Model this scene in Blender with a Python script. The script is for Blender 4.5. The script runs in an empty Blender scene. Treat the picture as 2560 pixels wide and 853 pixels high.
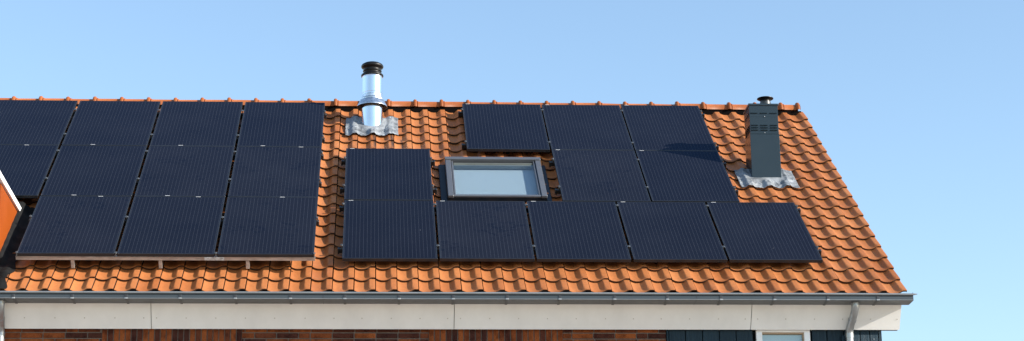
import bpy, bmesh, math, random
from mathutils import Vector, Matrix, Quaternion
from mathutils import noise as mnoise

random.seed(11)
C = bpy.context.scene.collection
SC = bpy.context.scene
PI = math.pi
TH = math.radians(37.639)          # roof pitch
cT, sT = math.cos(TH), math.sin(TH)
GROUND = -10.2
RE = (TH, 0, 0)                    # rotation that lays local x,y,z on along-ridge, up-slope, roof normal


def rp(u, v, n):                   # roof coordinates (along ridge, down slope, off the roof) -> world
    return Vector((u, -v * cT - n * sT, -v * sT + n * cT))


# ------------------------------------------------------------------ materials
def nd(nt, typ, **kw):
    n = nt.nodes.new(typ)
    for k, v in kw.items():
        setattr(n, k, v)
    return n


def mat(name, col, rough=0.5, metal=0.0, spec=0.5):
    m = bpy.data.materials.new(name)
    m.use_nodes = True
    b = m.node_tree.nodes['Principled BSDF']
    b.inputs['Base Color'].default_value = (*col, 1)
    b.inputs['Roughness'].default_value = rough
    b.inputs['Metallic'].default_value = metal
    b.inputs['Specular IOR Level'].default_value = spec
    return m, m.node_tree, b


def ramp(nt, fac, stops):
    r = nd(nt, 'ShaderNodeValToRGB')
    e = r.color_ramp.elements
    e[0].position, e[0].color = stops[0][0], (*stops[0][1], 1)
    e[1].position, e[1].color = stops[-1][0], (*stops[-1][1], 1)
    for p, c in stops[1:-1]:
        x = e.new(p)
        x.color = (*c, 1)
    nt.links.new(fac, r.inputs[0])
    return r.outputs[0]


def tex_noise(nt, scale, detail=4, rough=.55, vec=None, stretch=None):
    t = nd(nt, 'ShaderNodeTexNoise')
    t.inputs['Scale'].default_value = scale
    t.inputs['Detail'].default_value = detail
    t.inputs['Roughness'].default_value = rough
    if vec is None:
        vec = nd(nt, 'ShaderNodeTexCoord').outputs['Object']
    if stretch:
        mp = nd(nt, 'ShaderNodeMapping')
        mp.inputs['Scale'].default_value = stretch
        nt.links.new(vec, mp.inputs['Vector'])
        vec = mp.outputs[0]
    nt.links.new(vec, t.inputs['Vector'])
    return t.outputs['Fac']


def mul(nt, a, b, typ='MULTIPLY', fac=1.0):
    m = nd(nt, 'ShaderNodeMix', data_type='RGBA', blend_type=typ)
    m.inputs[0].default_value = fac
    for s, x in ((6, a), (7, b)):
        if hasattr(x, 'is_output'):
            nt.links.new(x, m.inputs[s])
        else:
            m.inputs[s].default_value = (*x, 1)
    return m.outputs[2]


def mth(nt, op, a, b=0.0, c=0.0):
    m = nd(nt, 'ShaderNodeMath', operation=op)
    for i, x in enumerate((a, b, c)):
        if hasattr(x, 'is_output'):
            nt.links.new(x, m.inputs[i])
        else:
            m.inputs[i].default_value = x
    return m.outputs[0]


def bump(nt, b, h, strength=.2, dist=.01):
    n = nd(nt, 'ShaderNodeBump')
    n.inputs['Strength'].default_value = strength
    n.inputs['Distance'].default_value = dist
    nt.links.new(h, n.inputs['Height'])
    nt.links.new(n.outputs[0], b.inputs['Normal'])


def noisy(name, col, rough, metal=0.0, amount=.15, scale=6, spec=.5, bmp=0.0, stretch=None, rvar=.1):
    m, nt, b = mat(name, col, rough, metal, spec)
    f = tex_noise(nt, scale, 6, .6, stretch=stretch)
    lo, hi = tuple(c * (1 - amount) for c in col), tuple(min(1, c * (1 + amount)) for c in col)
    nt.links.new(ramp(nt, f, [(.3, lo), (.7, hi)]), b.inputs['Base Color'])
    nt.links.new(mth(nt, 'MULTIPLY_ADD', f, rvar * 2, rough - rvar), b.inputs['Roughness'])
    if bmp:
        bump(nt, b, tex_noise(nt, scale * 3, 4), bmp, .01)
    return m


# clay tiles: tint (per tile) and stain (per vertex, also painted lip shade) attributes, fine grain
def make_clay(name, attrs=True):
    m, nt, b = mat(name, (.5, .19, .08), .42, 0, .14)
    b.inputs['Diffuse Roughness'].default_value = .8
    tc = nd(nt, 'ShaderNodeTexCoord').outputs['Object']
    grain = tex_noise(nt, 35, 5, .65, tc)
    big = tex_noise(nt, 1.6, 3, .5, tc)
    if attrs:
        at = nd(nt, 'ShaderNodeAttribute', attribute_name='tint').outputs['Fac']
        base = ramp(nt, at, [(0, (.315, .103, .034)), (.5, (.385, .141, .050)), (1, (.45, .180, .069))])
    else:
        oi = nd(nt, 'ShaderNodeObjectInfo').outputs['Random']
        base = ramp(nt, oi, [(0, (.30, .092, .029)), (1, (.355, .118, .040))])
    g = ramp(nt, grain, [(.25, (.82, .80, .78)), (.75, (1.1, 1.08, 1.06))])
    col = mul(nt, base, g)
    g2 = ramp(nt, big, [(.3, (.88, .86, .84)), (.7, (1.06, 1.06, 1.06))])
    col = mul(nt, col, g2)
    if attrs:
        st = nd(nt, 'ShaderNodeAttribute', attribute_name='stain_shade').outputs['Fac']
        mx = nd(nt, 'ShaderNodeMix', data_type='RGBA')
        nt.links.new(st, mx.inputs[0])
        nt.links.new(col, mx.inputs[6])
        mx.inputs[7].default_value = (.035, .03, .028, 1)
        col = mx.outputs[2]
        # pale dusty bloom
        d = tex_noise(nt, 5, 6, .7, tc)
        mx2 = nd(nt, 'ShaderNodeMix', data_type='RGBA')
        nt.links.new(ramp(nt, d, [(.55, (0, 0, 0)), (.8, (.22, .22, .22))]), mx2.inputs[0])
        nt.links.new(col, mx2.inputs[6])
        mx2.inputs[7].default_value = (.36, .19, .11, 1)
        col = mx2.outputs[2]
    nt.links.new(col, b.inputs['Base Color'])
    nt.links.new(mth(nt, 'MULTIPLY_ADD', grain, .25, .36), b.inputs['Roughness'])
    bump(nt, b, grain, .12, .004)
    return m


M = {}
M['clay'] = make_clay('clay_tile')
M['ridge'] = make_clay('clay_ridge', False)


def make_cells():
    m, nt, b = mat('solar_cells', (.01, .014, .03), .1)
    tc = nd(nt, 'ShaderNodeTexCoord').outputs['Object']
    oi = nd(nt, 'ShaderNodeObjectInfo').outputs['Random']
    sp = nd(nt, 'ShaderNodeSeparateXYZ')
    nt.links.new(tc, sp.inputs[0])
    # silver busbars, four to a cell, running down the slope
    fx = mth(nt, 'FRACT', mth(nt, 'MULTIPLY_ADD', sp.outputs[0], 1 / .0397, 100.5))
    line = mth(nt, 'LESS_THAN', mth(nt, 'ABSOLUTE', mth(nt, 'SUBTRACT', fx, .5)), .033)
    inside = mth(nt, 'LESS_THAN', mth(nt, 'ABSOLUTE', sp.outputs[1]), .80)
    line = mth(nt, 'MULTIPLY', line, inside)
    # cell edges, a shade darker
    cy = mth(nt, 'FRACT', mth(nt, 'MULTIPLY_ADD', sp.outputs[1], 1 / .1585, 100.0))
    gap = mth(nt, 'LESS_THAN', mth(nt, 'ABSOLUTE', mth(nt, 'SUBTRACT', cy, .5)), .012)
    off = nd(nt, 'ShaderNodeVectorMath', operation='ADD')
    nt.links.new(tc, off.inputs[0])
    cmb = nd(nt, 'ShaderNodeCombineXYZ')
    nt.links.new(mth(nt, 'MULTIPLY', oi, 37.0), cmb.inputs[0])
    nt.links.new(mth(nt, 'MULTIPLY', oi, 91.0), cmb.inputs[1])
    nt.links.new(cmb.outputs[0], off.inputs[1])
    ov = off.outputs[0]
    # dust film, wiped thin in patches
    d1 = tex_noise(nt, 1.3, 4, .55, ov)
    d2 = tex_noise(nt, 13, 5, .6, ov)
    d3 = tex_noise(nt, 2.2, 2, .5, ov)
    patch = mth(nt, 'MULTIPLY', ramp(nt, d3, [(.52, (0, 0, 0)), (.62, (1, 1, 1))]), ramp(nt, d2, [(.5, (0, 0, 0)), (.58, (1, 1, 1))]))
    patch = mth(nt, 'MULTIPLY', patch, mth(nt, 'MULTIPLY_ADD', mth(nt, 'GREATER_THAN', oi, .68), .8, .2))
    dust = mth(nt, 'MULTIPLY_ADD', d1, .9, .55)
    dust = mth(nt, 'MULTIPLY', dust, mth(nt, 'SUBTRACT', 1.0, mth(nt, 'MULTIPLY', patch, .45)))
    cell = ramp(nt, d1, [(.3, (.0020, .0035, .0080)), (.7, (.0026, .0044, .0095))])
    cell = mul(nt, cell, ramp(nt, gap, [(0, (1, 1, 1)), (1, (.75, .75, .8))]))
    mx = nd(nt, 'ShaderNodeMix', data_type='RGBA')
    nt.links.new(line, mx.inputs[0])
    nt.links.new(cell, mx.inputs[6])
    mx.inputs[7].default_value = (.030, .035, .047, 1)
    dcol = mul(nt, (.0062, .0060, .0061), mth(nt, 'MULTIPLY', dust, mth(nt, 'MULTIPLY_ADD', oi, .5, .75)))
    col = mul(nt, mx.outputs[2], dcol, 'ADD')
    # a few bird droppings
    vo = nd(nt, 'ShaderNodeTexVoronoi')
    vo.inputs['Scale'].default_value = 2.4
    wob = nd(nt, 'ShaderNodeVectorMath', operation='ADD')
    nt.links.new(ov, wob.inputs[0])
    nz = nd(nt, 'ShaderNodeTexNoise')
    nz.inputs['Scale'].default_value = 60
    nt.links.new(ov, nz.inputs['Vector'])
    sc = nd(nt, 'ShaderNodeVectorMath', operation='SCALE')
    nt.links.new(nz.outputs['Color'], sc.inputs[0])
    sc.inputs['Scale'].default_value = .02
    nt.links.new(sc.outputs[0], wob.inputs[1])
    nt.links.new(wob.outputs[0], vo.inputs['Vector'])
    sv = nd(nt, 'ShaderNodeSeparateXYZ')
    nt.links.new(vo.outputs['Color'], sv.inputs[0])
    rad = mth(nt, 'MULTIPLY', mth(nt, 'GREATER_THAN', sv.outputs[0], .72), mth(nt, 'MULTIPLY_ADD', sv.outputs[1], .034, .020))
    drop = mth(nt, 'LESS_THAN', vo.outputs['Distance'], rad)
    mx3 = nd(nt, 'ShaderNodeMix', data_type='RGBA')
    nt.links.new(drop, mx3.inputs[0])
    nt.links.new(col, mx3.inputs[6])
    mx3.inputs[7].default_value = (.55, .56, .55, 1)
    nt.links.new(mx3.outputs[2], b.inputs['Base Color'])
    nt.links.new(mth(nt, 'MULTIPLY_ADD', d1, .10, .06), b.inputs['Roughness'])
    # thin blue anti-reflective coat: a weak, tinted, grazing reflection over the dark cells
    b.inputs['Specular IOR Level'].default_value = 0
    lw = nd(nt, 'ShaderNodeLayerWeight')
    lw.inputs[0].default_value = .5
    fac = mth(nt, 'MULTIPLY_ADD', mth(nt, 'POWER', lw.outputs['Facing'], 5.0), .50, .014)
    gl = nd(nt, 'ShaderNodeBsdfGlossy')
    gl.inputs['Color'].default_value = (.30, .48, .76, 1)
    nt.links.new(mth(nt, 'MULTIPLY_ADD', d1, .10, .06), gl.inputs['Roughness'])
    ms = nd(nt, 'ShaderNodeMixShader')
    nt.links.new(fac, ms.inputs[0])
    nt.links.new(b.outputs[0], ms.inputs[1])
    nt.links.new(gl.outputs[0], ms.inputs[2])
    nt.links.new(ms.outputs[0], nt.nodes['Material Output'].inputs[0])
    return m


M['cells'] = make_cells()
M['pframe'] = noisy('black_anodised', (.012, .013, .016), .35, 0, .2, 9)
M['rail'] = noisy('black_rail', (.012, .012, .013), .4, 0, .2, 9)
M['clamp'] = mat('clamp_metal', (.13, .14, .15), .35, .6)[0]
M['alu'] = noisy('weathered_aluminium', (.36, .32, .295), .42, .35, .3, 9, stretch=(1, 4, 4))
M['splice'] = noisy('galvanised_splice', (.42, .44, .46), .5, .3, .45, 30)
M['sticker'] = mat('sticker', (.62, .64, .66), .4)[0]
M['zinc'] = noisy('grey_gutter', (.040, .050, .060), .34, .05, .10, 3, spec=.42, stretch=(.4, 3, 3))
M['bead'] = noisy('bright_zinc', (.19, .205, .22), .35, .3, .12, 5)
M['bracket'] = noisy('gutter_bracket', (.035, .038, .045), .4, .3, .2, 20)
M['clip'] = mat('bracket_clip', (.30, .31, .32), .35, .6)[0]
M['galv'] = noisy('galvanised_pipe', (.35, .37, .39), .34, .7, .12, 8)
M['board'] = noisy('white_board', (.79, .785, .78), .5, 0, .06, 4, stretch=(1, 1, .35))
M['screw'] = mat('screw', (.50, .48, .45), .5)[0]
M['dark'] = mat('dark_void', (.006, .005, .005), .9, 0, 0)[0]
M['soffit'] = mat('soffit', (.25, .23, .21), .8)[0]
M['steel'] = noisy('stainless_steel', (.86, .87, .88), .17, 1.0, .04, 5, rvar=.04)
M['steel2'] = noisy('brushed_steel', (.72, .73, .74), .28, 1.0, .25, 22, bmp=.25, rvar=.12)
M['cowl'] = noisy('black_cowl', (.006, .006, .0065), .42, 0, .3, 14, spec=.3)
M['anthra'] = noisy('anthracite_paint', (.010, .018, .024), .24, 0, .06, 3, rvar=.05)
M['lead'] = noisy('lead_sheet', (.205, .22, .235), .46, .15, .62, 7.5, bmp=.22, rvar=.14)
M['rubber'] = noisy('black_flashing', (.008, .008, .008), .75, 0, .4, 8, spec=.15, bmp=.3)
M['wframe'] = noisy('grey_roof_window', (.082, .087, .100), .33, .15, .06, 6)
M['wflash'] = mat('window_flashing', (.004, .008, .014), .45, 0, .25)[0]
M['orange'] = noisy('orange_panel', (.26, .052, .004), .38, 0, .05, 2)
M['whitep'] = noisy('white_paint', (.86, .87, .89), .4, 0, .03, 4)
M['sill'] = mat('sill_wood', (.35, .26, .17), .6)[0]
M['blind'] = mat('pale_blind', (.32, .37, .42), .8)[0]
M['slat'] = mat('white_slat', (.62, .74, .80), .6)[0]
M['interior'] = mat('window_interior', (.10, .12, .13), .8)[0]


def make_pane(name, tint, fac):
    m = bpy.data.materials.new(name)
    m.use_nodes = True
    nt = m.node_tree
    nt.nodes.remove(nt.nodes['Principled BSDF'])
    tr = nd(nt, 'ShaderNodeBsdfTransparent')
    tr.inputs[0].default_value = (*tint, 1)
    gl = nd(nt, 'ShaderNodeBsdfGlossy')
    gl.inputs['Roughness'].default_value = .03
    lw = nd(nt, 'ShaderNodeLayerWeight')
    lw.inputs[0].default_value = .5
    f5 = mth(nt, 'POWER', lw.outputs['Facing'], 5.0)
    mx = nd(nt, 'ShaderNodeMixShader')
    nt.links.new(mth(nt, 'MULTIPLY_ADD', f5, 1 - fac, fac), mx.inputs[0])
    nt.links.new(tr.outputs[0], mx.inputs[1])
    nt.links.new(gl.outputs[0], mx.inputs[2])
    nt.links.new(mx.outputs[0], nt.nodes['Material Output'].inputs[0])
    return m


M['pane'] = make_pane('window_glass', (.90, .94, .95), .05)


def make_brick():
    m, nt, b = mat('brick', (.2, .08, .05), .9, 0, .1)
    at = nd(nt, 'ShaderNodeAttribute', attribute_name='tint').outputs['Fac']
    base = ramp(nt, at, [(0, (.055, .022, .018)), (.22, (.10, .033, .021)), (.42, (.17, .050, .021)), (.62, (.235, .066, .022)), (1, (.30, .088, .027))])
    tc = nd(nt, 'ShaderNodeTexCoord').outputs['Object']
    blot = ramp(nt, tex_noise(nt, 9, 5, .65, tc), [(.35, (.45, .42, .5)), (.55, (1, 1, 1)), (.8, (1.15, 1.1, 1))])
    grain = tex_noise(nt, 70, 4, .6, tc, (1, 1, 2))
    nt.links.new(mul(nt, mul(nt, base, blot), ramp(nt, grain, [(.3, (.75, .75, .75)), (.7, (1.15, 1.15, 1.15))])), b.inputs['Base Color'])
    bump(nt, b, grain, .6, .01)
    return m


M['brick'] = make_brick()
M['mortar'] = noisy('mortar', (.16, .13, .11), .9, 0, .2, 30)


def make_clad():
    m, nt, b = mat('dark_blue_boards', (.02, .035, .05), .5, 0, .2)
    g = tex_noise(nt, 5, 6, .7, None, (14, 1, .9))
    oi = nd(nt, 'ShaderNodeAttribute', attribute_name='tint').outputs['Fac']
    c = ramp(nt, g, [(.3, (.006, .018, .030)), (.55, (.010, .027, .043)), (.75, (.020, .044, .063))])
    nt.links.new(mul(nt, c, ramp(nt, oi, [(0, (.85, .85, .85)), (1, (1.15, 1.15, 1.15))])), b.inputs['Base Color'])
    bump(nt, b, g, .8, .006)
    return m


M['clad'] = make_clad()


def make_ground():
    m, nt, b = mat('paving', (.34, .30, .26), .85)
    br = nd(nt, 'ShaderNodeTexBrick')
    br.inputs['Scale'].default_value = 4
    br.inputs['Color1'].default_value = (.31, .25, .195, 1)
    br.inputs['Color2'].default_value = (.365, .305, .24, 1)
    br.inputs['Mortar'].default_value = (.26, .23, .20, 1)
    nt.links.new(nd(nt, 'ShaderNodeTexCoord').outputs['Object'], br.inputs['Vector'])
    nt.links.new(br.outputs['Color'], b.inputs['Base Color'])
    return m


M['paving'] = make_ground()


# ------------------------------------------------------------------ mesh helpers
class MB:
    def __init__(s):
        s.v, s.f, s.sm, s.tint = [], [], [], []
        s.has_tint = False

    def add(s, verts, faces, smooth=False, tint=0.0):
        o = len(s.v)
        s.v += [tuple(p) for p in verts]
        s.f += [tuple(i + o for i in f) for f in faces]
        s.sm += [smooth] * len(faces)
        s.tint += [tint] * len(verts)
        return o

    def box(s, x0, x1, y0, y1, z0, z1, bev=0.0, tint=0.0, mtx=None):
        bm = bmesh.new()
        bmesh.ops.create_cube(bm, size=1)
        for v in bm.verts:
            v.co = Vector(((x0 + x1) / 2 + v.co.x * (x1 - x0), (y0 + y1) / 2 + v.co.y * (y1 - y0), (z0 + z1) / 2 + v.co.z * (z1 - z0)))
        if bev:
            bmesh.ops.bevel(bm, geom=bm.edges[:], offset=bev, segments=1, affect='EDGES', profile=.5)
        bm.verts.index_update()
        vs = [(mtx @ v.co if mtx else v.co.copy()) for v in bm.verts]
        fs = [[v.index for v in f.verts] for f in bm.faces]
        bm.free()
        s.add(vs, fs, False, tint)

    def prism_x(s, poly, x0, x1):       # poly: list of (y, z), extruded along x
        n = len(poly)
        vs = [(x0, y, z) for y, z in poly] + [(x1, y, z) for y, z in poly]
        fs = [(i, (i + 1) % n, n + (i + 1) % n, n + i) for i in range(n)]
        fs += [tuple(range(n - 1, -1, -1)), tuple(range(n, 2 * n))]
        s.add(vs, fs)

    def lathe(s, prof, cx=0, cy=0, seg=48, smooth=True, sharp=True):    # prof: list of (r, z)
        vs, fs = [], []
        for r, z in prof:
            for k in range(seg):
                a = 2 * PI * k / seg
                vs.append((cx + r * math.cos(a), cy + r * math.sin(a), z))
        for i in range(len(prof) - 1):
            for k in range(seg):
                k2 = (k + 1) % seg
                fs.append((i * seg + k, i * seg + k2, (i + 1) * seg + k2, (i + 1) * seg + k))
        if not sharp:
            s.add(vs, fs, smooth)
        else:
            for i in range(len(prof) - 1):
                s.add(vs[i * seg:(i + 2) * seg], [(k, (k + 1) % seg, seg + (k + 1) % seg, seg + k) for k in range(seg)], smooth)

    def tube(s, pts, r, seg=16, smooth=True, cap=True):
        pts = [Vector(p) for p in pts]
        vs, fs = [], []
        up = Vector((1, 0, 0))
        for i, p in enumerate(pts):
            d = (pts[min(i + 1, len(pts) - 1)] - pts[max(i - 1, 0)]).normalized()
            a = up if abs(d.dot(up)) < .9 else Vector((0, 0, 1))
            e1 = d.cross(a).normalized()
            e2 = d.cross(e1).normalized()
            rr = r[i] if isinstance(r, (list, tuple)) else r
            for k in range(seg):
                t = 2 * PI * k / seg
                vs.append(p + e1 * (rr * math.cos(t)) + e2 * (rr * math.sin(t)))
        for i in range(len(pts) - 1):
            for k in range(seg):
                k2 = (k + 1) % seg
                fs.append((i * seg + k, i * seg + k2, (i + 1) * seg + k2, (i + 1) * seg + k))
        s.add(vs, fs, smooth)
        if cap:
            n = len(pts) - 1
            s.add(vs[:seg], [tuple(range(seg - 1, -1, -1))])
            s.add(vs[n * seg:], [tuple(range(seg))])

    def build(s, name, m, parent=None, loc=None, rot=None, extra=None):
        me = bpy.data.meshes.new(name)
        me.from_pydata(s.v, [], s.f)
        me.polygons.foreach_set('use_smooth', s.sm)
        bm = bmesh.new()
        bm.from_mesh(me)
        bmesh.ops.recalc_face_normals(bm, faces=bm.faces[:])
        bm.to_mesh(me)
        bm.free()
        a = me.attributes.new('tint', 'FLOAT', 'POINT')
        a.data.foreach_set('value', s.tint)
        if extra:
            for k, vals in extra.items():
                a = me.attributes.new(k, 'FLOAT', 'POINT')
                a.data.foreach_set('value', vals)
        me.materials.append(m)
        me.update()
        o = bpy.data.objects.new(name, me)
        C.objects.link(o)
        if parent:
            o.parent = parent
        if loc is not None:
            o.location = loc
        if rot is not None:
            o.rotation_euler = rot
        return o


def empty(name, loc=(0, 0, 0), rot=(0, 0, 0), parent=None):
    o = bpy.data.objects.new(name, None)
    o.empty_display_size = .1
    C.objects.link(o)
    o.location, o.rotation_euler = loc, rot
    if parent:
        o.parent = parent
    return o


def tag(o, label=None, cat=None, group=None, kind=None):
    for k, v in (('label', label), ('category', cat), ('group', group), ('kind', kind)):
        if v:
            o[k] = v
    return o


# ------------------------------------------------------------------ ground
g = MB()
g.add([(-400, -400, 0), (400, -400, 0), (400, 400, 0), (-400, 400, 0)], [(0, 1, 2, 3)])
tag(g.build('ground', M['paving'], None, (0, 0, GROUND)), kind='structure')

# ------------------------------------------------------------------ house
house = tag(empty('brick_house', (0, 0, GROUND)), 'brick house with orange tiled roof, white eaves board and grey gutter', 'house')
HX0, HX1 = -8.4, 4.2               # wall ends
WY = -3.96                         # front wall plane
inv = Matrix.Translation((0, 0, -GROUND))


def hb(mb, name, m, parent=house, **kw):    # mesh in world coordinates, as a part of the house
    o = mb.build(name, m, parent, **kw)
    z = 0.0
    p = parent
    if p is house:
        o.location = (0, 0, -GROUND)
    return o


# ---- tile surface
TP, VP = .22, .298                 # tile pitches
UR, V0 = 4.406, .197               # right verge, lower edge of top course
DN = -.092                         # top of the rolls
HA = [(0, .023), (.08, .015), (.18, .0055), (.30, .001), (.40, 0), (.53, .0015), (.59, .0075), (.64, .0170), (.69, .0275), (.73, .0330), (.77, .0345), (.96, .0345), (1, .0325)]
HB = [(0, .024), (.08, .018), (.18, .008), (.30, .002), (.38, 0), (.46, .0010), (.54, .0055), (.62, .0125), (.70, .0215), (.77, .0300), (.82, .0345), (.96, .0345), (1, .0325)]
HM = .0345


def prof(t, low=0.0):              # section of a tile: pan, flank, roll; 'low' flattens the flank towards the nose
    o = []
    for H in (HA, HB):
        for (a, ha), (b, hb_) in zip(H, H[1:]):
            if t <= b:
                o.append(ha + (hb_ - ha) * (t - a) / (b - a))
                break
        else:
            o.append(H[-1][1])
    return o[0] + (o[1] - o[0]) * low


def tile_n(u, v):                  # height of the tile surface over the datum
    t = ((u - UR) / TP) % 1.0
    k = math.ceil((v - V0) / VP - 1e-9)
    vl = V0 + k * VP
    return DN - HM + prof(t) - (vl - v) * .026 / VP


SKY_WIN = (-.24, .81, 1.98, 3.06)
tm = MB()
stain_shade = []
NC, NR = 58, 19
ts = [.040, .055, .08, .12, .16, .20, .25, .30, .36, .42, .48, .52, .56, .60, .64, .68, .71, .74, .77, .80, .85, .90, .95, .98, 1.0]
nt_ = len(ts)
streaks = [(-1.325, .018, .9, 1.5, .25), (-1.105, .016, .9, 1.5, .9), (-.893, .019, .9, 1.5, .95), (-.775, .013, .95, 1.5, .9), (-1.42, .02, .9, 1.3, .2)]
for k in range(NR):
    for j in range(NC):
        ul = UR - TP * (j + 1)
        uc = ul + TP / 2
        vk = V0 + VP * k
        if SKY_WIN[0] < uc - .09 and uc + .09 < SKY_WIN[1] and SKY_WIN[2] < vk - .2 and vk < SKY_WIN[3]:
            continue
        rnd = random.Random(k * 977 + j * 131)
        dn, dv, du, skew = rnd.gauss(0, .0011), rnd.gauss(0, .0022), rnd.gauss(0, .0010), rnd.gauss(0, .004)
        tint = min(1, max(0, rnd.gauss(.5, .15)))
        lich = rnd.random()
        rows = []
        for r, (s_, drop) in enumerate(((1.17, 0), (.55, 0), (.38, 0), (.25, 0), (.14, 0), (.06, .0004), (.018, .0022), (0, .0060), (.016, .022))):
            row = []
            for t in ts:
                x = max(0, min(1, 1 - s_ / .40))
                h = prof(t, x * x * (3 - 2 * x))
                nose = .012 * (1 - h / HM)
                v = vk + nose - s_ * VP + dv + skew * (t - .5) * .3
                n = DN - HM + h - s_ * .026 - drop + dn + (.001 if r > 6 else 0) + .0035 * max(0, 1 - s_ / .3) * math.exp(-((t - .42) / .2) ** 2)
                u = ul + t * TP + du
                if -.27 < u < .85 and 1.90 < v < 3.11:     # cut down under the roof window
                    n = min(n, -.18)
                row.append((u, -v, n))
            rows.append(row)
        vs, fs, stv = [], [], []
        for r in range(8):
            vs += rows[r]
        for r in range(7):
            for i in range(nt_ - 1):
                fs.append((r * nt_ + i, (r + 1) * nt_ + i, (r + 1) * nt_ + i + 1, r * nt_ + i + 1))
        tm.add(vs, fs, True, tint)
        for p in vs:
            s0 = 0
            for su, sw, a, b_, amt in streaks:
                if a < -p[1] < b_:
                    s0 = max(s0, amt * math.exp(-((p[0] - su - .008 * math.sin(p[1] * 9)) / sw) ** 2) * min(1, (b_ + p[1]) / .25))
            tt = (p[0] - ul) / TP
            if lich > .55 and abs(tt - .40) < .14 and (vk + p[1]) < .05:
                s0 = max(s0, (lich - .45) * .75 * (1 - abs(tt - .40) / .14) * max(0, 1 - (vk + p[1]) / .05))
            nz = mnoise.noise(Vector((p[0] * 2.3, p[1] * 2.3, 3)))
            s0 = max(s0, max(0, nz - .35) * .35)
            stv.append(s0)
        stain_shade += stv
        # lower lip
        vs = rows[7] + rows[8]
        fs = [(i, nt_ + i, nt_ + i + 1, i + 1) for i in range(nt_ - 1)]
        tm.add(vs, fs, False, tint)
        stain_shade += [.9] * len(vs)  # shadow line of the undercut painted dark into the lip colour
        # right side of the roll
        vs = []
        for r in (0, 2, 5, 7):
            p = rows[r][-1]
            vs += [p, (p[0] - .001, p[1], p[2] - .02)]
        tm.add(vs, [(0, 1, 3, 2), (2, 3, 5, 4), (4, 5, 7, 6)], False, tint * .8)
        stain_shade += [.8] * len(vs)
roof = tm.build('roof', M['clay'], house, (0, 0, -GROUND), RE, {'stain_shade': stain_shade})

# underlay, verge, rear slope and the solid body under the roof
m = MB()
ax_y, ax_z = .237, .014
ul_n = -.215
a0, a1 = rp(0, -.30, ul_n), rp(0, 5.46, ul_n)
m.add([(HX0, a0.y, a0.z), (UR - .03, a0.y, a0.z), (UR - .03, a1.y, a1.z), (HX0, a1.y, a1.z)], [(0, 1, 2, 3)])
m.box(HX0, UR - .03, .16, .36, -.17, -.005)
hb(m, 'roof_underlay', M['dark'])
m = MB()
b0, b1 = rp(0, -.2, -.19), rp(0, 4.95, -.19)
m.prism_x([(b0.y, b0.z), (b1.y, b1.z), (b1.y, b1.z - .2), (b0.y, b0.z - .2)], UR - .06, UR - .02)
hb(m, 'verge_board', M['anthra'])
m = MB()
rear = []
for i in range(20):
    rear.append((ax_y + .05 + i * .236, -.03 - i * .182 + .0))
    rear.append((ax_y + .05 + (i + 1) * .236, -.03 - (i + 1) * .182 + .022))
rear = rear + [(rear[-1][0], rear[-1][1] - .1), (rear[0][0], rear[0][1] - .1)]
m.prism_x(rear, HX0, UR)
hb(m, 'rear_roof', M['ridge'])
m = MB()
m.prism_x([(WY + .14, GROUND), (WY + .14, -3.50), (ax_y, -.34), (4.43, -3.50), (4.43, GROUND)], HX0, HX1 - .012)
hb(m, 'gable_wall', M['clad'])

# ---- ridge tiles
RP_ = .3365


def ridge_mesh():
    mb = MB()
    R0 = .090
    seg = 22
    prof_ = [(-.025, .094), (-.0245, .105), (-.019, .115), (-.008, .1205), (.004, .1205), (.015, .115), (.021, .105), (.0225, .095), (.027, .0945), (.0275, .0985), (.040, .0985), (.041, .0905), (.30, .0895), (.3115, .0895)]
    vs, fs = [], []
    for x, r in prof_:
        r *= .957
        for k in range(seg + 1):
            a = math.radians(-4) + math.radians(188) * k / seg
            vs.append((x, -r * math.cos(a), r * math.sin(a)))
    for i in range(len(prof_) - 1):
        for k in range(seg):
            q = i * (seg + 1) + k
            fs.append((q, q + 1, q + seg + 2, q + seg + 1))
    mb.add(vs, fs, True)
    # closed ends
    n = seg + 1
    for i in (0, len(prof_) - 1):
        x, r = prof_[i]
        r *= .957
        ring = vs[i * n:(i + 1) * n] + [(x, -(r - .014) * math.cos(math.radians(-4) + math.radians(188) * (seg - k) / seg), (r - .014) * math.sin(math.radians(-4) + math.radians(188) * (seg - k) / seg)) for k in range(seg + 1)]
        mb.add(ring, [(k, k + 1, 2 * n - 2 - k, 2 * n - 1 - k) for k in range(seg)])
    return mb


proto = None
rinv = roof.matrix_local.copy()
for i in range(-7, 31):
    x = -5.636 + RP_ * i
    if i > 30:
        break
    if proto is None:
        o = proto = ridge_mesh().build('ridge_tile', M['ridge'], roof)
    else:
        o = proto.copy()
        C.objects.link(o)
        o.parent = roof
    rr = random.Random(i)
    W = Matrix.Translation((x, ax_y + rr.gauss(0, .002), ax_z + rr.gauss(0, .0018))) @ Matrix.Rotation(rr.gauss(0, .006), 4, 'Y') @ Matrix.Rotation(rr.gauss(0, .006), 4, 'Z')
    if i == 30:
        W.translation.x = 4.340
    if i >= 29:
        W = W @ Matrix.Diagonal((1, 1, 1, 1))
        sh = MB()
        sh.v, sh.f, sh.sm, sh.tint = [], [], [], []
        full = ridge_mesh()
        sh.add([(min(p[0], .196 if i == 29 else .027), p[1], p[2]) for p in full.v], full.f, True)
        o.data = sh.build('ridge_end_temp', M['ridge']).data
        tmp = bpy.data.objects['ridge_end_temp']
        bpy.data.objects.remove(tmp)
        o.data.name = 'ridge_tile_end'
    # world -> roof-local
    Rw = Matrix.Rotation(TH, 4, 'X')
    o.matrix_local = Rw.inverted() @ W

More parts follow.
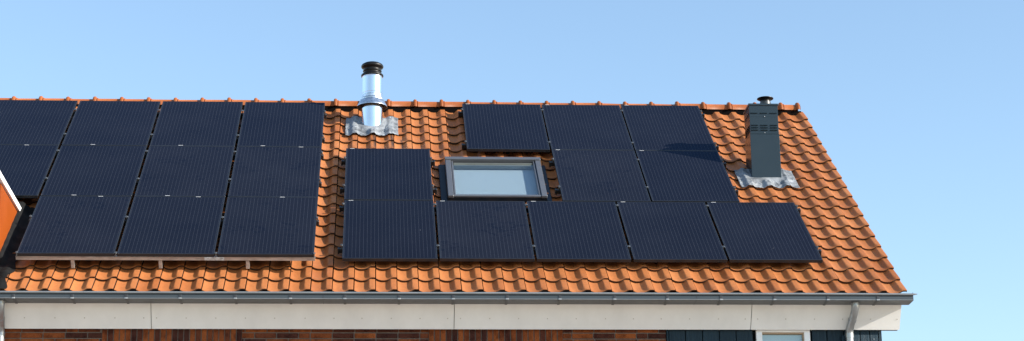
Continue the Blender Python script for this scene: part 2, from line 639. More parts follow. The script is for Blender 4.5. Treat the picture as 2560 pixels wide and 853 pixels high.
# ---- fascia
FT, FB = (-4.160, -3.586), (-4.010, -3.815)
fd = Vector((FB[0] - FT[0], FB[1] - FT[1])).normalized()
fn = Vector((-fd.y, fd.x))         # points inward/up
if fn.x < 0:
    fn = -fn
screws_x = [-4.648, -4.342, -4.044, -3.738, -3.447, -3.317, -3.017, -2.717, -2.416, -2.118, -1.808, -1.513, -1.226, -.926, -.63, -.346, -.214, .088, .386, .685, .984, 1.288, 1.578, 1.868, 2.165, 2.467, 2.748, 2.879, 3.173, 3.477, 3.773, 4.069, 4.35]
cuts = [HX0, -3.372, -.279, 2.811, 4.388]
for a, b in zip(cuts, cuts[1:]):
    m = MB()
    top = (FT[0] - fd.x * .05, FT[1] - fd.y * .05)
    q = [top, FB, (FB[0] + fn.x * .014, FB[1] + fn.y * .014), (top[0] + fn.x * .014, top[1] + fn.y * .014)]
    m.prism_x(q, a + .0035, b - .0035)
    fb = hb(m, 'fascia_board', M['board'])
    for sx in screws_x:
        if a < sx < b:
            w = MB()
            cpt = Vector((FT[0], FT[1])) + fd * .155
            w.tube([(sx, cpt.x + fn.x * .002, cpt.y + fn.y * .002), (sx, cpt.x - fn.x * .0025, cpt.y - fn.y * .0025)], .0065, 10)
            w.build('screw', M['screw'], fb)
m = MB()
q = [(FT[0] + fn.x * .016, FT[1] + fn.y * .016 + .06), (FB[0] + fn.x * .016 - fd.x * .004, FB[1] + fn.y * .016 - fd.y * .004), (WY + .05, FB[1] + .012), (WY + .05, -3.45), (-4.13, -3.45)]
m.prism_x(q, HX0, 4.382)
hb(m, 'eaves_box', M['soffit'])

# ---- gutter
GF, GB, GZ = -4.370, -4.166, -3.585
GXE = 4.457
m = MB()
t_ = .0025
outer = [(GF, -3.528), (GF, GZ + .006), (GF + .006, GZ), (GB, GZ), (GB, -3.48)]
inner = [(GB - t_, -3.48), (GB - t_, GZ + t_), (GF + .006 + t_, GZ + t_), (GF + t_, GZ + .008), (GF + t_, -3.528)]
m.prism_x(outer + inner, HX0, GXE)
m.box(GXE, GXE + .003, GF, GB, GZ, -3.50)
m.tube([(HX0, GF - .004, -3.528), (GXE, GF - .004, -3.528)], .010, 10)
gutter = hb(m, 'gutter', M['zinc'])
# rolled rim, tapering out past the end cap
m = MB()
xs = [HX0 + i * (GXE - HX0) / 24 for i in range(25)]
xs += [4.475, 4.503]
m.tube([(x, GF - .007, -3.5205 + .0008 * math.sin(x * 2.3) + max(0, x - GXE) * .08) for x in xs], [.0115] * 25 + [.009, .004], 14)
m.build('gutter_rim', M['bead'], gutter)
# bead along the lower edge
m = MB()
m.tube([(HX0, GF - .0015, GZ + .0045), (GXE, GF - .0015, GZ + .0045)], .0048, 8)
m.build('gutter_lip', M['bead'], gutter)
bx = [-7.49, -6.94, -6.38, -5.83, -5.27, -4.72, -4.137, -3.599, -3.059, -2.505, -1.95, -1.4, -.849, -.3, .251, .792, 1.355, 1.899, 2.454, 3.01, 3.565, 4.087]
bproto = None
for x in bx:
    if bproto is None:
        m = MB()
        m.box(-.013, .013, GF - .0055, GF - .0008, GZ + .004, -3.536, .001)
        m.box(-.013, .013, GF - .008, GB + .004, GZ - .0055, GZ - .0008, .001)
        m.box(-.011, .011, GF + .004, GB, -3.522, -3.518)
        bproto = m.build('gutter_bracket', M['bracket'], gutter, (x, 0, 0))
    else:
        o = bproto.copy()
        C.objects.link(o)
        o.parent = gutter
        o.location = (x, 0, 0)
    c = MB()
    c.box(-.016, .014, GF - .0125, GF - .0062, GZ - .003, GZ + .012, .0015)
    # the clip shares its bracket's gutter
    c.build('bracket_clip', M['clip'], gutter, (x, 0, 0))
# seams on the gutter
for x in (-1.62, 2.20):
    m = MB()
    m.prism_x([(GF - .0014, -3.536), (GF - .0014, GZ - .0014), (GB, GZ - .0014), (GB, GZ - .0004), (GF - .0004, GZ - .0004), (GF - .0004, -3.536)], x - .004, x + .004)
    m.build('gutter_seam', M['bracket'], gutter)


# ---- downpipes
def downpipe(x, lean=0.0):
    m = MB()
    R = .040
    P = [(-4.262, GZ + .004), (-4.262, -3.600), (-4.260, -3.622), (-4.250, -3.648), (-4.228, -3.674), (-4.190, -3.704), (-4.080, -3.782), (-4.046, -3.812), (-4.030, -3.842), (-4.025, -3.875), (-4.025, -4.6), (-4.025, GROUND + .05)]
    m.tube([(x - .024 * min(1, max(0, (y + 4.262) / .237)), y, z) for y, z in P], R, 24)
    dp = hb(m, 'downpipe', M['galv'])
    for (y0, z0, y1, z1) in ((-4.262, GZ - .004, -4.262, GZ - .03), (-4.148, -3.734, -4.127, -3.749), (-4.0275, -3.858, -4.0252, -3.905)):
        j = MB()
        j.tube([(x - .024 * (y0 + 4.262) / .237, y0, z0), (x - .024 * (y1 + 4.262) / .237, y1, z1)], R + .0035, 24)
        j.build('pipe_socket', M['galv'], dp)
    j = MB()
    x -= .024
    j.tube([(x, -4.025, -4.35), (x, -4.025, -4.38)], R + .005, 24)
    j.box(x - .012, x + .012, -4.0, WY + .002, -4.38, -4.35)
    j.build('pipe_bracket', M['galv'], dp)
    return dp


d1 = downpipe(-4.862)
d2 = downpipe(3.871)

# ---- brick wall: each brick modelled, soldier courses over the windows
XB1 = 1.930                        # bricks end, boards begin
CO = .0625                         # course height
ZT = -3.832                        # top of the soldier course
lint = [(-7.2, -5.75), (-3.879, -2.453), (-.541, .855)]
wins = [(a + .10, b - .10, ZT - .225 - 1.25, ZT - .225) for a, b in lint]
m = MB()
br = random.Random(5)


def bt():
    r = br.random()
    return br.uniform(0, .25) if r < .30 else (br.uniform(.3, .6) if r < .62 else br.uniform(.6, 1))


nco = int((ZT + .12 - GROUND) / CO)
for c in range(nco):
    z1 = ZT + .0475 - c * CO
    z0 = z1 - CO + .011
    off = (c % 2) * .11 + br.uniform(-.01, .01)
    x = HX0 - off
    while x < XB1:
        ln = .109 if br.random() < .10 else .214
        a, b = max(x, HX0), min(x + ln, XB1)
        x += ln + .011
        segs = [(a, b)]
        for (p, q) in lint:
            if z1 > ZT - .225:
                if z0 < ZT + .004 + .04:
                    segs = [s_ for (s0, s1) in segs for s_ in ((s0, min(s1, p)), (max(s0, q), s1)) if s_[1] - s_[0] > .012]
        for (p, q, zb, zt) in wins:
            if z1 > zb and z0 < zt:
                segs = [s_ for (s0, s1) in segs for s_ in ((s0, min(s1, p - .01)), (max(s0, q + .01), s1)) if s_[1] - s_[0] > .012]
        for (s0, s1) in segs:
            dy = br.uniform(-.0015, .0015)
            m.box(s0, s1, WY - .001 + dy, WY + .02, z0, z1, .002, bt())
for (p, q) in lint:
    n = round((q - p) / .0605)
    w = (q - p) / n
    for i in range(n):
        dy = br.uniform(-.0015, .0015)
        m.box(p + i * w + .005, p + (i + 1) * w - .005, WY - .001 + dy, WY + .02, ZT - .215, ZT + .012 + .04, .002, bt())
wall = hb(m, 'brick_wall', M['brick'])
m = MB()
def wall_with_holes(mb, x0, x1, z0, z1, y0, y1, holes):
    xs_ = sorted({x0, x1, *[h[0] for h in holes], *[h[1] for h in holes]})
    zs_ = sorted({z0, z1, *[h[2] for h in holes], *[h[3] for h in holes]})
    for xa, xb in zip(xs_, xs_[1:]):
        for za, zb in zip(zs_, zs_[1:]):
            if any(h[0] <= xa and xb <= h[1] and h[2] <= za and zb <= h[3] for h in holes):
                continue
            mb.box(xa, xb, y0, y1, za, zb)
wall_with_holes(m, HX0, XB1, GROUND, -3.62, WY + .008, WY + .025, wins)
m.build('mortar', M['mortar'], wall)


def window(x0, x1, z0, z1, yf, fw, name='window'):
    f = MB()
    f.box(x0, x1, yf, yf + .06, z1 - fw * .60, z1, .003)
    f.box(x0, x1, yf, yf + .06, z0, z0 + fw, .003)
    f.box(x0, x0 + fw, yf, yf + .06, z0 + fw, z1 - fw * .60, .003)
    f.box(x1 - fw, x1, yf, yf + .06, z0 + fw, z1 - fw * .60, .003)
    w = hb(f, name, M['whitep'])
    k = MB()
    a, b, c, d = x0 + fw, x1 - fw, z0 + fw, z1 - fw * .60
    k.box(a, b, yf + .028, yf + .058, d - .017, d)
    k.box(b - .012, b, yf + .030, yf + .057, c, d - .018)
    k.build('glazing_bead', M['sill'], w)
    p = MB()
    p.box(a, b - .012, yf + .046, yf + .052, c, d - .018)
    p.build('pane', M['pane'], w)
    bl = MB()
    zz = d - .02
    while zz > c + .02:
        bl.add([(a, yf + .062, zz), (b, yf + .062, zz), (b, yf + .074, zz - .028), (a, yf + .074, zz - .028)], [(0, 1, 2, 3)])
        zz -= .026
    bl.build('blind', M['slat'], w)
    return w


for (p, q, zb, zt) in wins:
    window(p, q, zb, zt, WY + .06 - .05, .07)

# ---- dark blue boards around the small window at the right
m = MB()
wx0, wx1 = 2.876, 3.444
edges = [1.957, 2.134, 2.311, 2.487, 2.664, 2.841]
bw = []
for a, b in zip(edges, edges[1:]):
    bw.append((a, b))
x = 3.462
for b in (3.622, 3.800, 3.974, 4.075, 4.166):
    bw.append((x, b))
    x = b
for a, b in bw:
    m.box(a + .004, b - .004, WY - .006, WY + .012, GROUND, -3.70, .0025, random.random())
m.box(wx0 - .02, wx1 + .02, WY - .006, WY + .012, GROUND, -5.15, .0025, .5)
m.box(XB1 + .004, XB1 + .024, WY - .012, WY + .012, GROUND, -3.70, .002, .3)
clad = hb(m, 'timber_cladding', M['clad'])
m = MB()
m.box(4.170, 4.202, WY - .010, WY + .03, GROUND, -3.70, .002, .9)
m.build('corner_trim', M['anthra'], clad)
m = MB()
m.tube([(4.118, WY - .0065, -3.905), (4.118, WY - .0095, -3.905)], .006, 8)
m.build('bolt', M['clip'], clad)
m = MB()
m.box(3.770, 3.83, WY - .040, WY - .007, -4.30, -3.875, .002, .6)
m.build('pipe_board', M['clad'], clad)
window(wx0, wx1, -5.15, -3.793, WY - .012, .062)

# ---- dormer at the left
dorm = empty('dormer', (0, 0, -GROUND), parent=house)
DX, DZ = -4.976, -2.275
m = MB()
nb = -.165
yt = rp(0, 3.40, nb)
bl_ = rp(0, 5.02, -.115)
m.prism_x([(-2.70, DZ + .01), (-4.00, DZ + .01), (bl_.y, bl_.z), rp(0, 3.57, -.115)[1:]], DX - .03, DX)
m.build('cheek', M['orange'], dorm)
m = MB()
m.box(-7.6, DX - .035, -3.99, -3.93, -3.26, DZ, .004)
m.box(-7.6, -7.57, -3.93, -2.72, -3.2, DZ)
m.build('front', M['orange'], dorm)
f = MB()
for bxx in ((-7.3, -5.3, -2.42, -2.35), (-7.3, -5.3, -3.2, -3.12), (-7.3, -7.22, -3.12, -2.42), (-5.38, -5.3, -3.12, -2.42), (-6.34, -6.26, -3.12, -2.42)):
    f.box(bxx[0], bxx[1], -4.03, -3.985, bxx[2], bxx[3], .004)
f.build('window_frame', M['whitep'], dorm)
f = MB()
f.box(-7.22, -5.38, -4.005, -3.9952, -3.12, -2.42)
f.build('pane', M['cells'] if False else mat('dormer_glass', (.03, .04, .05), .05)[0], dorm)
m = MB()
m.box(-7.7, -4.948, -4.32, -2.60, DZ + .006, DZ + .070, .004)
m.build('roof_edge', M['whitep'], dorm)
m = MB()
m.box(-7.66, -4.965, -4.28, -2.5, DZ + .071, DZ + .085)
m.build('flat_roof', M['rubber'], dorm)
# black flashing beside the cheek and draped over the eaves tiles
m = MB()
us = [-5.9 + i * .035 for i in range(33)]
vs_ = [3.42 + i * .05 for i in range(44)]
V, F = [], []
for iv, v in enumerate(vs_):
    for iu, u in enumerate(us):
        edge = -4.815 + .02 * math.sin(v * 9) + (.055 * max(0, (v - 4.95)) * math.sin(v * 14) if v > 4.95 else 0)
        if v < 4.9:
            edge = -4.805
        uu = min(u, edge)
        k = max(tile_n(uu, v), -.128) + .022
        k += .014 * mnoise.noise(Vector((uu * 7, v * 7, 1)))
        if v > 4.95:
            k += .03 * max(0, math.sin((v - 4.95) * 17)) * min(1, (edge - uu) * 6)
        if uu < DX + .09 and v < 4.95:
            k += min(.10, max(0, (DX + .09 - uu)) * 1.6)
        V.append((uu, -v, k))
nu = len(us)
for i in range(len(vs_) - 1):
    for j in range(nu - 1):
        if us[j] < -5.1 and vs_[i] < 4.9:
            continue
        F.append((i * nu + j, (i + 1) * nu + j, (i + 1) * nu + j + 1, i * nu + j + 1))
m.add(V, F, True)
fl = m.build('flashing', M['rubber'], dorm, (0, 0, 0), RE)
m = MB()
tip = rp(-4.90, 3.60, -.06)
m.tube([(-4.945, -2.62, -2.245), (-4.90, -2.66, -2.262), (-4.80, -2.72, -2.30)], .014, 8)
m.build('drain_spout', M['rubber'], dorm)

# ---- roof window
rw = empty('roof_window', (0, 0, -GROUND), RE, house)
ua, ub, va, vb = -.277, .855, 1.893, 3.118
NT = -.022
m = MB()
fw = .068
m.box(ua, ub, -(va + .075), -va, -.115, NT + .012, .005)                  # top hood
m.build('hood', M['wframe'], rw)
m = MB()
m.box(ua + .004, ua + fw, -vb, -(va + .0755), -.055, NT, .005)
m.box(ua + .004, ua + fw, -vb + .05, -(va + .0755), -.16, -.0555)
m.box(ub - fw, ub - .004, -vb, -(va + .0755), -.055, NT, .005)
m.box(ub - fw, ub - .004, -vb + .05, -(va + .0755), -.16, -.0555)
m.box(ua + fw + .0005, ub - fw - .0005, -vb + .006, -(vb - .045), -.052, NT - .008, .004)
m.build('frame', M['wframe'], rw)
m = MB()
s0, s1 = ua + fw + .006, ub - fw - .006
m.box(s0, s0 + .020, -(vb - .05), -(va + .08), -.12, NT - .012, .003)
m.box(s1 - .020, s1, -(vb - .05), -(va + .08), -.12, NT - .012, .003)
m.box(s0 + .0205, s1 - .0205, -(vb - .05), -(vb - .068), -.12, NT - .014, .003)
m.build('sash', M['wframe'], rw)
m = MB()
m.box(s0 + .021, s1 - .021, -(va + .185), -(va + .095), -.10, NT - .030, .006)
m.box(s0 + .021, s1 - .021, -(va + .150), -(va + .125), -.09, NT - .020, .006)
m.build('ventilation_bar', noisy('olive_metal', (.105, .115, .105), .4, .2, .1, 8), rw)
m = MB()
m.box(s0 + .02, s1 - .02, -(vb - .069), -(va + .186), -.052, -.047)
m.build('pane', M['pane'], rw)
m = MB()
m.box(s0 + .0, s1 - .0, -(vb - .06), -(va + .12), -.135, -.112)
m.build('blind', M['blind'], rw)
m = MB()
m.box(ua - .075, ua + .001, -(vb + .05), -(va + .05), -.17, -.095, .004)
m.box(ub - .001, ub + .055, -(vb + .05), -(va + .05), -.17, -.095, .004)
m.box(ua - .075, ub + .055, -(vb + .10), -(vb + .0505), -.17, -.11, .004)
m.box(ua + .006, ub - .006, -(vb - .004), -(vb - .049), -.17, -.0555)
m.build('flashing', M['wflash'], rw)

# ------------------------------------------------------------------ stainless flue
FX, FY = -1.137, -.303
flue = tag(empty('flue_pipe', rp(-1.137, .52, -.12)), 'shiny stainless steel flue pipe with a black cowl, standing near the ridge', 'flue pipe')


def wb(mb, name, m, parent):       # world-coordinate mesh under a thing
    o = mb.build(name, m, parent)
    o.location = -Vector(parent.location)
    return o


m = MB()
m.lathe([(.133, -.62), (.133, -.10), (.133, -.06)], FX, FY, 64)
wb(m, 'lower_pipe', M['steel'], flue)
m = MB()
m.lathe([(.126, -.06), (.126, .016), (.1275, .018), (.1275, .022), (.125, .024), (.125, .228), (.129, .230), (.129, .246), (.124, .248)], FX, FY, 64)
wb(m, 'upper_pipe', M['steel'], flue)
m = MB()
m.lathe([(.127, -.003), (.131, -.006), (.133, -.045), (.141, -.058), (.150, -.064), (.150, -.074), (.188, -.150), (.190, -.160), (.1885, -.161)], FX, FY, 64)
sc_ = wb(m, 'storm_collar', M['steel2'], flue)
m = MB()
m.lathe([(.1884, -.1612), (.185, -.151), (.145, -.078), (.1335, -.074)], FX, FY, 64)
m.build('collar_underside', noisy('shaded_steel', (.10, .075, .06), .45, .6, .4, 14), sc_)  # collar underside coloured dark brown to stand for its shade and reflections
m = MB()
m.lathe([(.110, .236), (.134, .238), (.140, .250), (.139, .262), (.124, .276), (.110, .283), (.107, .298), (.112, .304), (.118, .311), (.119, .316), (.112, .323), (.107, .328), (.108, .340), (.118, .350), (.134, .360), (.140, .372), (.139, .384), (.130, .398), (.105, .414), (.06, .424), (.0, .427)], FX, FY, 56, sharp=False)
cw = wb(m, 'cowl', M['cowl'], flue)


def flashing(name, parent, u0, u1, v0, v1, rise, seed, jag=.005):
    mb = MB()
    nu_, nv_ = 90, 70
    V, F = [], []
    for i in range(nv_ + 1):
        v = v0 + (v1 - v0) * i / nv_
        for j in range(nu_ + 1):
            u = u0 + (u1 - u0) * j / nu_
            ed = min(j, nu_ - j) / nu_
            uu = u + (jag * mnoise.noise(Vector((seed, v * 11, 0))) if ed < .02 else 0)
            vv = v + (jag * mnoise.noise(Vector((u * 11, seed, 5))) if i in (0, nv_) else 0)
            t = ((uu - UR) / TP) % 1.0
            sm = DN - HM + .004 + (prof((t + .02) % 1) + prof((t - .02) % 1) + prof(t)) / 3 * .95
            h = sm + .008
            w = mnoise.noise(Vector((uu * 9, vv * 9, seed)))
            w2 = mnoise.noise(Vector((uu * 24, vv * 20, seed + 4)))
            w3 = abs(mnoise.noise(Vector((uu * 15 + vv * 6, vv * 13 - uu * 5, seed + 9))))
            h += .007 * abs(w) + .003 * w2 + .007 * (1 - min(1, w3 * 5))
            h = rise(uu, vv, h, w)
            V.append((uu, -vv, h))
    for i in range(nv_):
        for j in range(nu_):
            q = i * (nu_ + 1) + j
            F.append((q, q + nu_ + 1, q + nu_ + 2, q + 1))
    mb.add(V, F, True)
    o = mb.build(name, M['lead'], parent)
    o.rotation_euler = RE
    o.location = -Vector(parent.location)
    sd = o.modifiers.new('thick', 'SOLIDIFY')
    sd.thickness = .002
    return o


def rise_flue(u, v, h, w):
    p = rp(u, v, -.12)
    r = math.hypot(p.x - FX, p.y - FY) - .133
    if r < .10:
        k = 1 - max(0, r) / .10
        k = min(1, k * 1.6)
        k = k * k * (3 - 2 * k)
        return (-.092 + .004 * w) * k + h * (1 - k)
    return h


flashing('lead_flashing', flue, -1.462, -.813, .27, .905, rise_flue, 3.3)

# ------------------------------------------------------------------ anthracite chimney
cx0, cx1, cy0, cy1 = 3.335, 3.676, -1.769, -1.425
chim = tag(empty('chimney', rp(3.505, 2.1, -.12)), 'tall dark grey metal box chimney with louvred slots, near the right gable', 'chimney')
m = MB()
m.box(cx0 - .004, cx1 + .004, cy0 - .003, cy1 + .003, -1.60, -.945, .003)
wb(m, 'lower_casing', M['anthra'], chim)
m = MB()
m.box(cx0, cx1, cy0, cy1, -.945, -.592, .003)
m.box(cx0 - .0015, cx1 + .0015, cy0 - .0015, cy1 + .0015, -.9435, -.920, .001)
m.box(cx0 - .001, cx1 + .001, cy0 - .0012, cy1 + .001, -.7315, -.592, .001)
wb(m, 'upper_casing', M['anthra'], chim)
m = MB()
m.box(cx0 - .010, cx1 + .008, cy0 - .010, cy1 + .010, -.592, -.566, .003)
wb(m, 'cap', M['anthra'], chim)
for zc in (-.688, -.838, -.868, -.899):
    for a, b in ((3.348, 3.432), (3.460, 3.546), (3.575, 3.661)):
        m = MB()
        yy = cy0 - .0020
        m.add([(a, yy, zc + .010), (b, yy, zc + .010), (b, yy - .011, zc - .002), (a, yy - .011, zc - .002), (b, yy, zc - .004), (a, yy, zc - .004)],
              [(0, 1, 2, 3), (3, 2, 4, 5), (0, 3, 5), (1, 4, 2)])
        wb(m, 'louvre', M['anthra'], chim)
    for a, b in ((-1.74, -1.66), (-1.635, -1.555), (-1.53, -1.45)):
        m = MB()
        xx = cx0 - .0020
        m.add([(xx, a, zc + .010), (xx, b, zc + .010), (xx - .011, b, zc - .002), (xx - .011, a, zc - .002), (xx, b, zc - .004), (xx, a, zc - .004)],
              [(0, 3, 2, 1), (3, 5, 4, 2), (0, 5, 3), (1, 2, 4)])
        wb(m, 'louvre', M['anthra'], chim)
m = MB()
m.tube([(3.508, cy0 - .001, -.929), (3.508, cy0 - .006, -.929)], .006, 10)
m.tube([(3.512, cy0 - .001, -.724), (3.512, cy0 - .004, -.735)], .005, 10)
wb(m, 'screw', M['clip'], chim)
m = MB()
fx, fy = 3.566, -1.60
m.lathe([(.0, -.50), (.060, -.50), (.062, -.53), (.062, -.565)], fx, fy, 40)
m.lathe([(.0, -.440), (.080, -.441), (.098, -.445), (.0985, -.450), (.070, -.466), (.060, -.478), (.060, -.50)], fx, fy, 40)
wb(m, 'flue_outlet', M['cowl'], chim)
m = MB()
m.lathe([(.0625, -.492), (.0645, -.494), (.0645, -.545), (.0625, -.547)], fx, fy, 40)
wb(m, 'flue_collar', noisy('collar_metal', (.04, .045, .05), .4, .3, .2, 12), chim)


def rise_chim(u, v, h, w):
    p = rp(u, v, -.12)
    dx = max(cx0 - p.x, p.x - cx1, 0)
    dy = max(cy0 - p.y, 0)
    r = math.hypot(dx, dy)
    if r < .09:
        k = 1 - r / .09
        k = min(1, k * 1.5)
        return (-.094 + .006 * w) * k + h * (1 - k)
    return h


flashing('lead_flashing', chim, 3.160, 3.845, 2.02, 2.595, rise_chim, 8.1)

# ------------------------------------------------------------------ solar panels
PW, PH, PT = .992, 1.65, .035


def panel_parts(root):
    fr = MB()
    a, b = PW / 2, PH / 2
    lip = .011
    fr.box(-a, a, b - lip, b, -PT, 0, .0012)
    fr.box(-a, a, -b, -b + lip, -PT, 0, .0012)
    fr.box(-a, -a + lip, -b + lip, b - lip, -PT, 0, .0012)
    fr.box(a - lip, a, -b + lip, b - lip, -PT, 0, .0012)
    f_ = fr.build('frame', M['pframe'], root)
    gl = MB()
    gl.box(-a + lip, a - lip, -b + lip, b - lip, -.008, -.0015)
    g_ = gl.build('cell_glass', M['cells'], root)
    return f_, g_


pf = pg = None
sticker_me = None


def panel(u, v, n, tilt, label, group, st):
    """u, v: top left corner on the roof; the thing's origin is the middle of the panel's underside"""
    global pf, pg, sticker_me
    rr = random.Random(label)
    root = empty('solar_panel')
    c = rp(u + PW / 2, v + PH / 2, n)
    root.location = c
    root.rotation_euler = (TH + tilt + rr.gauss(0, .0016), rr.gauss(0, .0016), rr.gauss(0, .0006))
    tag(root, label, 'solar panel', group)
    if pf is None:
        pf, pg = panel_parts(root)
    else:
        for o in (pf, pg):
            d = o.copy()
            C.objects.link(d)
            d.parent = root
    for (sx, sy) in st:
        if sticker_me is None:
            s = MB()
            s.box(-.026, .026, -.0035, .0035, .0001, .0012)
            o = s.build('sticker', M['sticker'], root)
            sticker_me = o.data
        else:
            o = bpy.data.objects.new('sticker', sticker_me)
            C.objects.link(o)
            o.parent = root
        o.location = (-PW / 2 + sx, PH / 2 - sy if sy >= 0 else -PH / 2 - sy, 0)
    return root


GL, GR = 'solar panels of the left array', 'solar panels of the right array'
rown = ['upper', 'middle', 'bottom']
# left array
LU, LV, LN, LT, LG, GRW, H2 = -5.7921, .0931, .0314, .0095, .0317, .0152, 1.6496
lab_l = {
    (0, 0): 'black solar panel cut off by the left photo edge, upper row under the ridge',
    (1, 0): 'black solar panel in the upper row under the ridge, second from the left photo edge',
    (2, 0): 'black solar panel in the upper left row, next to the one beside the steel flue',
    (3, 0): 'black solar panel at the upper right corner of the left array, beside the flue',
    (0, 1): 'black solar panel directly above the orange dormer, middle row at the left photo edge',
    (1, 1): 'black solar panel in the middle row, right of the one above the orange dormer',
    (2, 1): 'black solar panel in the middle row of the left array, one from its right end',
    (3, 1): 'black solar panel at the right end of the left array, in its middle row',
    (1, 2): 'black solar panel beside the orange dormer, leftmost above the aluminium rail',
    (2, 2): 'black solar panel in the middle of the three above the aluminium rail',
    (3, 2): 'black solar panel at the bottom right corner of the left array, above the aluminium rail',
}
st_l = {(0, 0): [], (1, 0): [(.36, -.012)], (2, 0): [(.36, -.012)], (3, 0): [(.30, -.012)], (0, 1): [(.62, .008)], (1, 1): [(.36, -.012)], (2, 1): [(.36, -.012)],
        (3, 1): [(.75, .008)], (1, 2): [(.66, .008)], (2, 2): [(.70, .008)], (3, 2): [(.60, .008)]}
for r in range(3):
    for c in range(4):
        if (c, r) not in lab_l:
            continue
        v = LV + r * (H2 + GRW)
        panel(LU + c * (PW + LG), v, LN + LT * (v + PH / 2), -LT, lab_l[(c, r)], GL, st_l[(c, r)])
# right array
STR = [(.072, .010)]
for c, lab in enumerate(('black solar panel above the roof window, first of the upper right row',
                         'black solar panel in the middle of the three just under the ridge at right',
                         'black solar panel under the ridge with the chimney shadow along its lower edge')):
    panel(c * (PW + .0184), 0, 0, 0, lab, GR, STR)
panel(-1.4403, H2 + GRW, 0, 0, 'single black solar panel left of the roof window, under the steel flue', GR, STR)
for c, lab in ((1, 'black solar panel directly right of the roof window, with smudged lower corner'),
               (2, 'black solar panel right of the roof window whose upper edge takes the chimney shadow')):
    panel(c * (PW + .0184), H2 + GRW, 0, 0, lab, GR, STR)
R3U, R3V, R3N, R3G = -1.4370, 3.328, -.005, .0270
for c, lab in enumerate(('black solar panel leftmost in the long bottom row of five',
                         'black solar panel second from left in the bottom row of five, below the roof window',
                         'middle black solar panel in the long bottom row of five',
                         'black solar panel next to last in the bottom row of five, below the chimney side',
                         'black solar panel at the right end of the bottom row, nearest the bare gable tiles')):
    panel(R3U + c * (PW + R3G), R3V, R3N, 0, lab, GR, STR if c != 3 else [(.066, .010)])

# ------------------------------------------------------------------ mounting rails
clamp_me = hook_me = None


def rail(u0, u1, v, n, label, group, clamps, ends=(1, 1), material='rail', hooks=True, ext=.045):
    global clamp_me, hook_me
    root = empty('mounting_rail', rp((u0 + u1) / 2, v, n), RE)
    tag(root, label, 'mounting rail', group)
    L = (u1 - u0) / 2
    m = MB()
    m.box(-L - (ext if ends[0] else 0), L + (ext if ends[1] else 0), -.020, .020, -.048, 0, .002)
    m.build('bar', M[material], root)
    if ext:
        for s, e in ((-1, ends[0]), (1, ends[1])):
            if e:
                m = MB()
                m.box(s * (L + ext) - .010, s * (L + ext) + .010, -.026, .026, -.056, .004, .003)
                m.build('end_cap', M['rail'], root)
                m = MB()
                x = s * (L + .010)
                m.box(x - .008, x + .008, -.014, .014, -.002, PT + .004, .002)
                m.box(x - .014, x + .010, -.014, .014, PT + .0045, PT + .008, .001)
                m.tube([(x, 0, PT + .008), (x, 0, PT + .016)], .006, 8)
                m.build('end_clamp', M['clamp'], root)
    for cu in clamps:
        if clamp_me is None:
            m = MB()
            m.box(-.018, .018, -.016, .016, PT + .0015, PT + .005, .001)
            m.box(-.005, .005, -.016, .016, -.002, PT + .001)
            m.tube([(0, 0, PT + .005), (0, 0, PT + .013)], .0065, 8)
            o = m.build('clamp', M['clamp'], root)
            clamp_me = o.data
        else:
            o = bpy.data.objects.new('clamp', clamp_me)
            C.objects.link(o)
            o.parent = root
        o.location = (cu - (u0 + u1) / 2, 0, 0)
    if hooks:
        k = max(2, round((u1 - u0) / .9))
        for i in range(k):
            if hook_me is None:
                m = MB()
                m.box(-.018, .018, -.012, .012, -.135, -.049, .002)
                m.box(-.018, .018, -.012, .10, -.141, -.136, .001)
                o = m.build('roof_hook', M['rail'], root)
                hook_me = o.data
            else:
                o = bpy.data.objects.new('roof_hook', hook_me)
                C.objects.link(o)
                o.parent = root
            o.location = (-L + (i + .5) * 2 * L / k, 0, 0)
    return root


jl = [LU + c * (PW + LG) - LG / 2 for c in (1, 2, 3)]
LEnd = LU + 4 * (PW + LG) - LG
ql = 'rails under the left solar array'
for v, s in ((.44, 'upper of two under the upper row'), (1.36, 'lower of two under the upper row'), (1.946, 'upper of two under the middle row'), (2.869, 'lower of two under the middle row')):
    rail(LU, LEnd, v, LN + LT * v - PT - .001, 'black rail of the left solar array, ' + s, ql, jl, (0, 1), ext=.018)
rail(LU + PW + LG, LEnd, 4.045, LN + LT * 4.05 - PT - .001, 'black rail and clamps of the left solar array, under the bottom row', ql, jl[1:], (1, 1), ext=.018)
qr = 'rails under the right solar array'
jr = [PW + .0092, 2 * PW + .0276]
RE_ = 3 * PW + .0368
for v, s in ((.213, 'upper one below the ridge'), (1.402, 'lower one below the ridge')):
    rail(0, RE_, v, -PT - .001, 'black rail of the right solar array, ' + s, qr, jr)
for v, s in ((1.986, 'upper'), (2.888, 'lower')):
    rail(PW + .0184, RE_, v, -PT - .001, 'black rail right of the roof window, ' + s + ' of two', qr, jr[1:])
    rail(-1.4403, -1.4403 + PW, v, -PT - .001, 'short black rail under the single panel left of the roof window, ' + s + ' of two', qr, [])
j3 = [R3U + c * (PW + R3G) - R3G / 2 for c in (1, 2, 3, 4)]
for v, s in ((3.443, 'upper'), (4.630, 'lower')):
    rail(R3U, R3U + 5 * PW + 4 * R3G, v, R3N - PT - .001, 'long black rail under the bottom row of five, ' + s + ' of two', qr, j3)

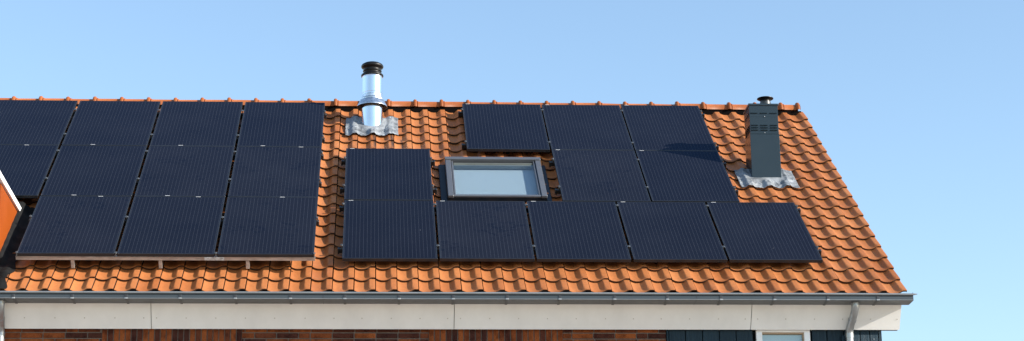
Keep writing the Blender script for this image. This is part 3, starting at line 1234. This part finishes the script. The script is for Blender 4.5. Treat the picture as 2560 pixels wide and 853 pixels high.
# bare aluminium rail along the bottom of the left array
v_al = LV + 3 * H2 + 2 * GRW - .022
n_al = LN + LT * v_al - PT - .002
ua_, ub_ = LU + PW + LG - .01, LEnd + .012
root = tag(empty('mounting_rail', rp((ua_ + ub_) / 2, v_al, n_al), RE), 'bare aluminium rail on short posts along the bottom edge of the left array', 'mounting rail', ql)
mid = (ua_ + ub_) / 2
m = MB()
m.box(ua_ - mid, ub_ - mid, -.020, .018, -.040, 0, .0015)
m.build('bar', M['alu'], root)
m = MB()
m.box(-2.856 - mid, -2.655 - mid, -.0235, -.0205, -.038, -.002, .001)
m.build('splice_plate', M['splice'], root)
for u in (-4.203, -3.307, -2.412):
    m = MB()
    m.box(u - mid - .018, u - mid + .018, -.018, .006, -.125, -.0405, .002)
    m.box(u - mid - .018, u - mid + .018, -.018, .10, -.132, -.1255, .001)
    m.build('roof_hook', M['alu'], root)
for cu in jl[1:] + [ua_ + .012, ub_ - .008]:
    m = MB()
    m.box(-.013, .013, -.018, .014, PT + .0035, PT + .007, .001)
    m.box(-.006, .006, -.026, -.021, -.002, PT + .007, .001)
    m.tube([(0, -.010, PT + .007), (0, -.010, PT + .014)], .006, 8)
    m.build('clamp', M['clamp'], root, (cu - mid, 0, 0))

# ------------------------------------------------------------------ light
SUN = Vector((.8548, -.3696, .3642)).normalized()
ld = bpy.data.lights.new('sun', 'SUN')
ld.energy = 5.0
ld.angle = math.radians(.53)
ld.color = (1.0, .93, .82)
lo = bpy.data.objects.new('sun', ld)
C.objects.link(lo)
lo.rotation_euler = SUN.to_track_quat('Z', 'Y').to_euler()
lo.location = SUN * 50
w = bpy.data.worlds.new('World')
SC.world = w
w.use_nodes = True
nt = w.node_tree
bg = nt.nodes['Background']
sky = nt.nodes.new('ShaderNodeTexSky')
sky.sky_type = 'NISHITA'
sky.sun_disc = False
sky.sun_elevation = math.asin(SUN.z)
sky.sun_rotation = math.atan2(SUN.x, SUN.y)
sky.altitude = 0
sky.air_density = 1.12
sky.dust_density = .2
sky.ozone_density = 1.8
nt.links.new(sky.outputs[0], bg.inputs[0])
bg.inputs[1].default_value = .125

# ------------------------------------------------------------------ camera
cd = bpy.data.cameras.new('camera')
cam = bpy.data.objects.new('camera', cd)
C.objects.link(cam)
cam.location = (-1.1355784, -25.283003, -8.571937)
F = Vector((.06638015, .95458114, .2904626))
R = Vector((.99777396, -.06536764, -.01319849))
U = Vector((-.00638783, -.29069213, .95679532))
cam.matrix_world = Matrix(((R.x, U.x, -F.x, cam.location.x), (R.y, U.y, -F.y, cam.location.y), (R.z, U.z, -F.z, cam.location.z), (0, 0, 0, 1)))
cd.sensor_width = 36
cd.sensor_fit = 'HORIZONTAL'
cd.lens = 5269.61 / 2560 * 36
cd.clip_start = .5
cd.clip_end = 2000
SC.camera = cam
SC.view_settings.view_transform = 'Standard'
SC.view_settings.look = 'None'
SC.view_settings.exposure = 1.10
SC.view_settings.gamma = 1.0
SC.view_settings.use_curve_mapping = False
SC.cycles.max_bounces = 8
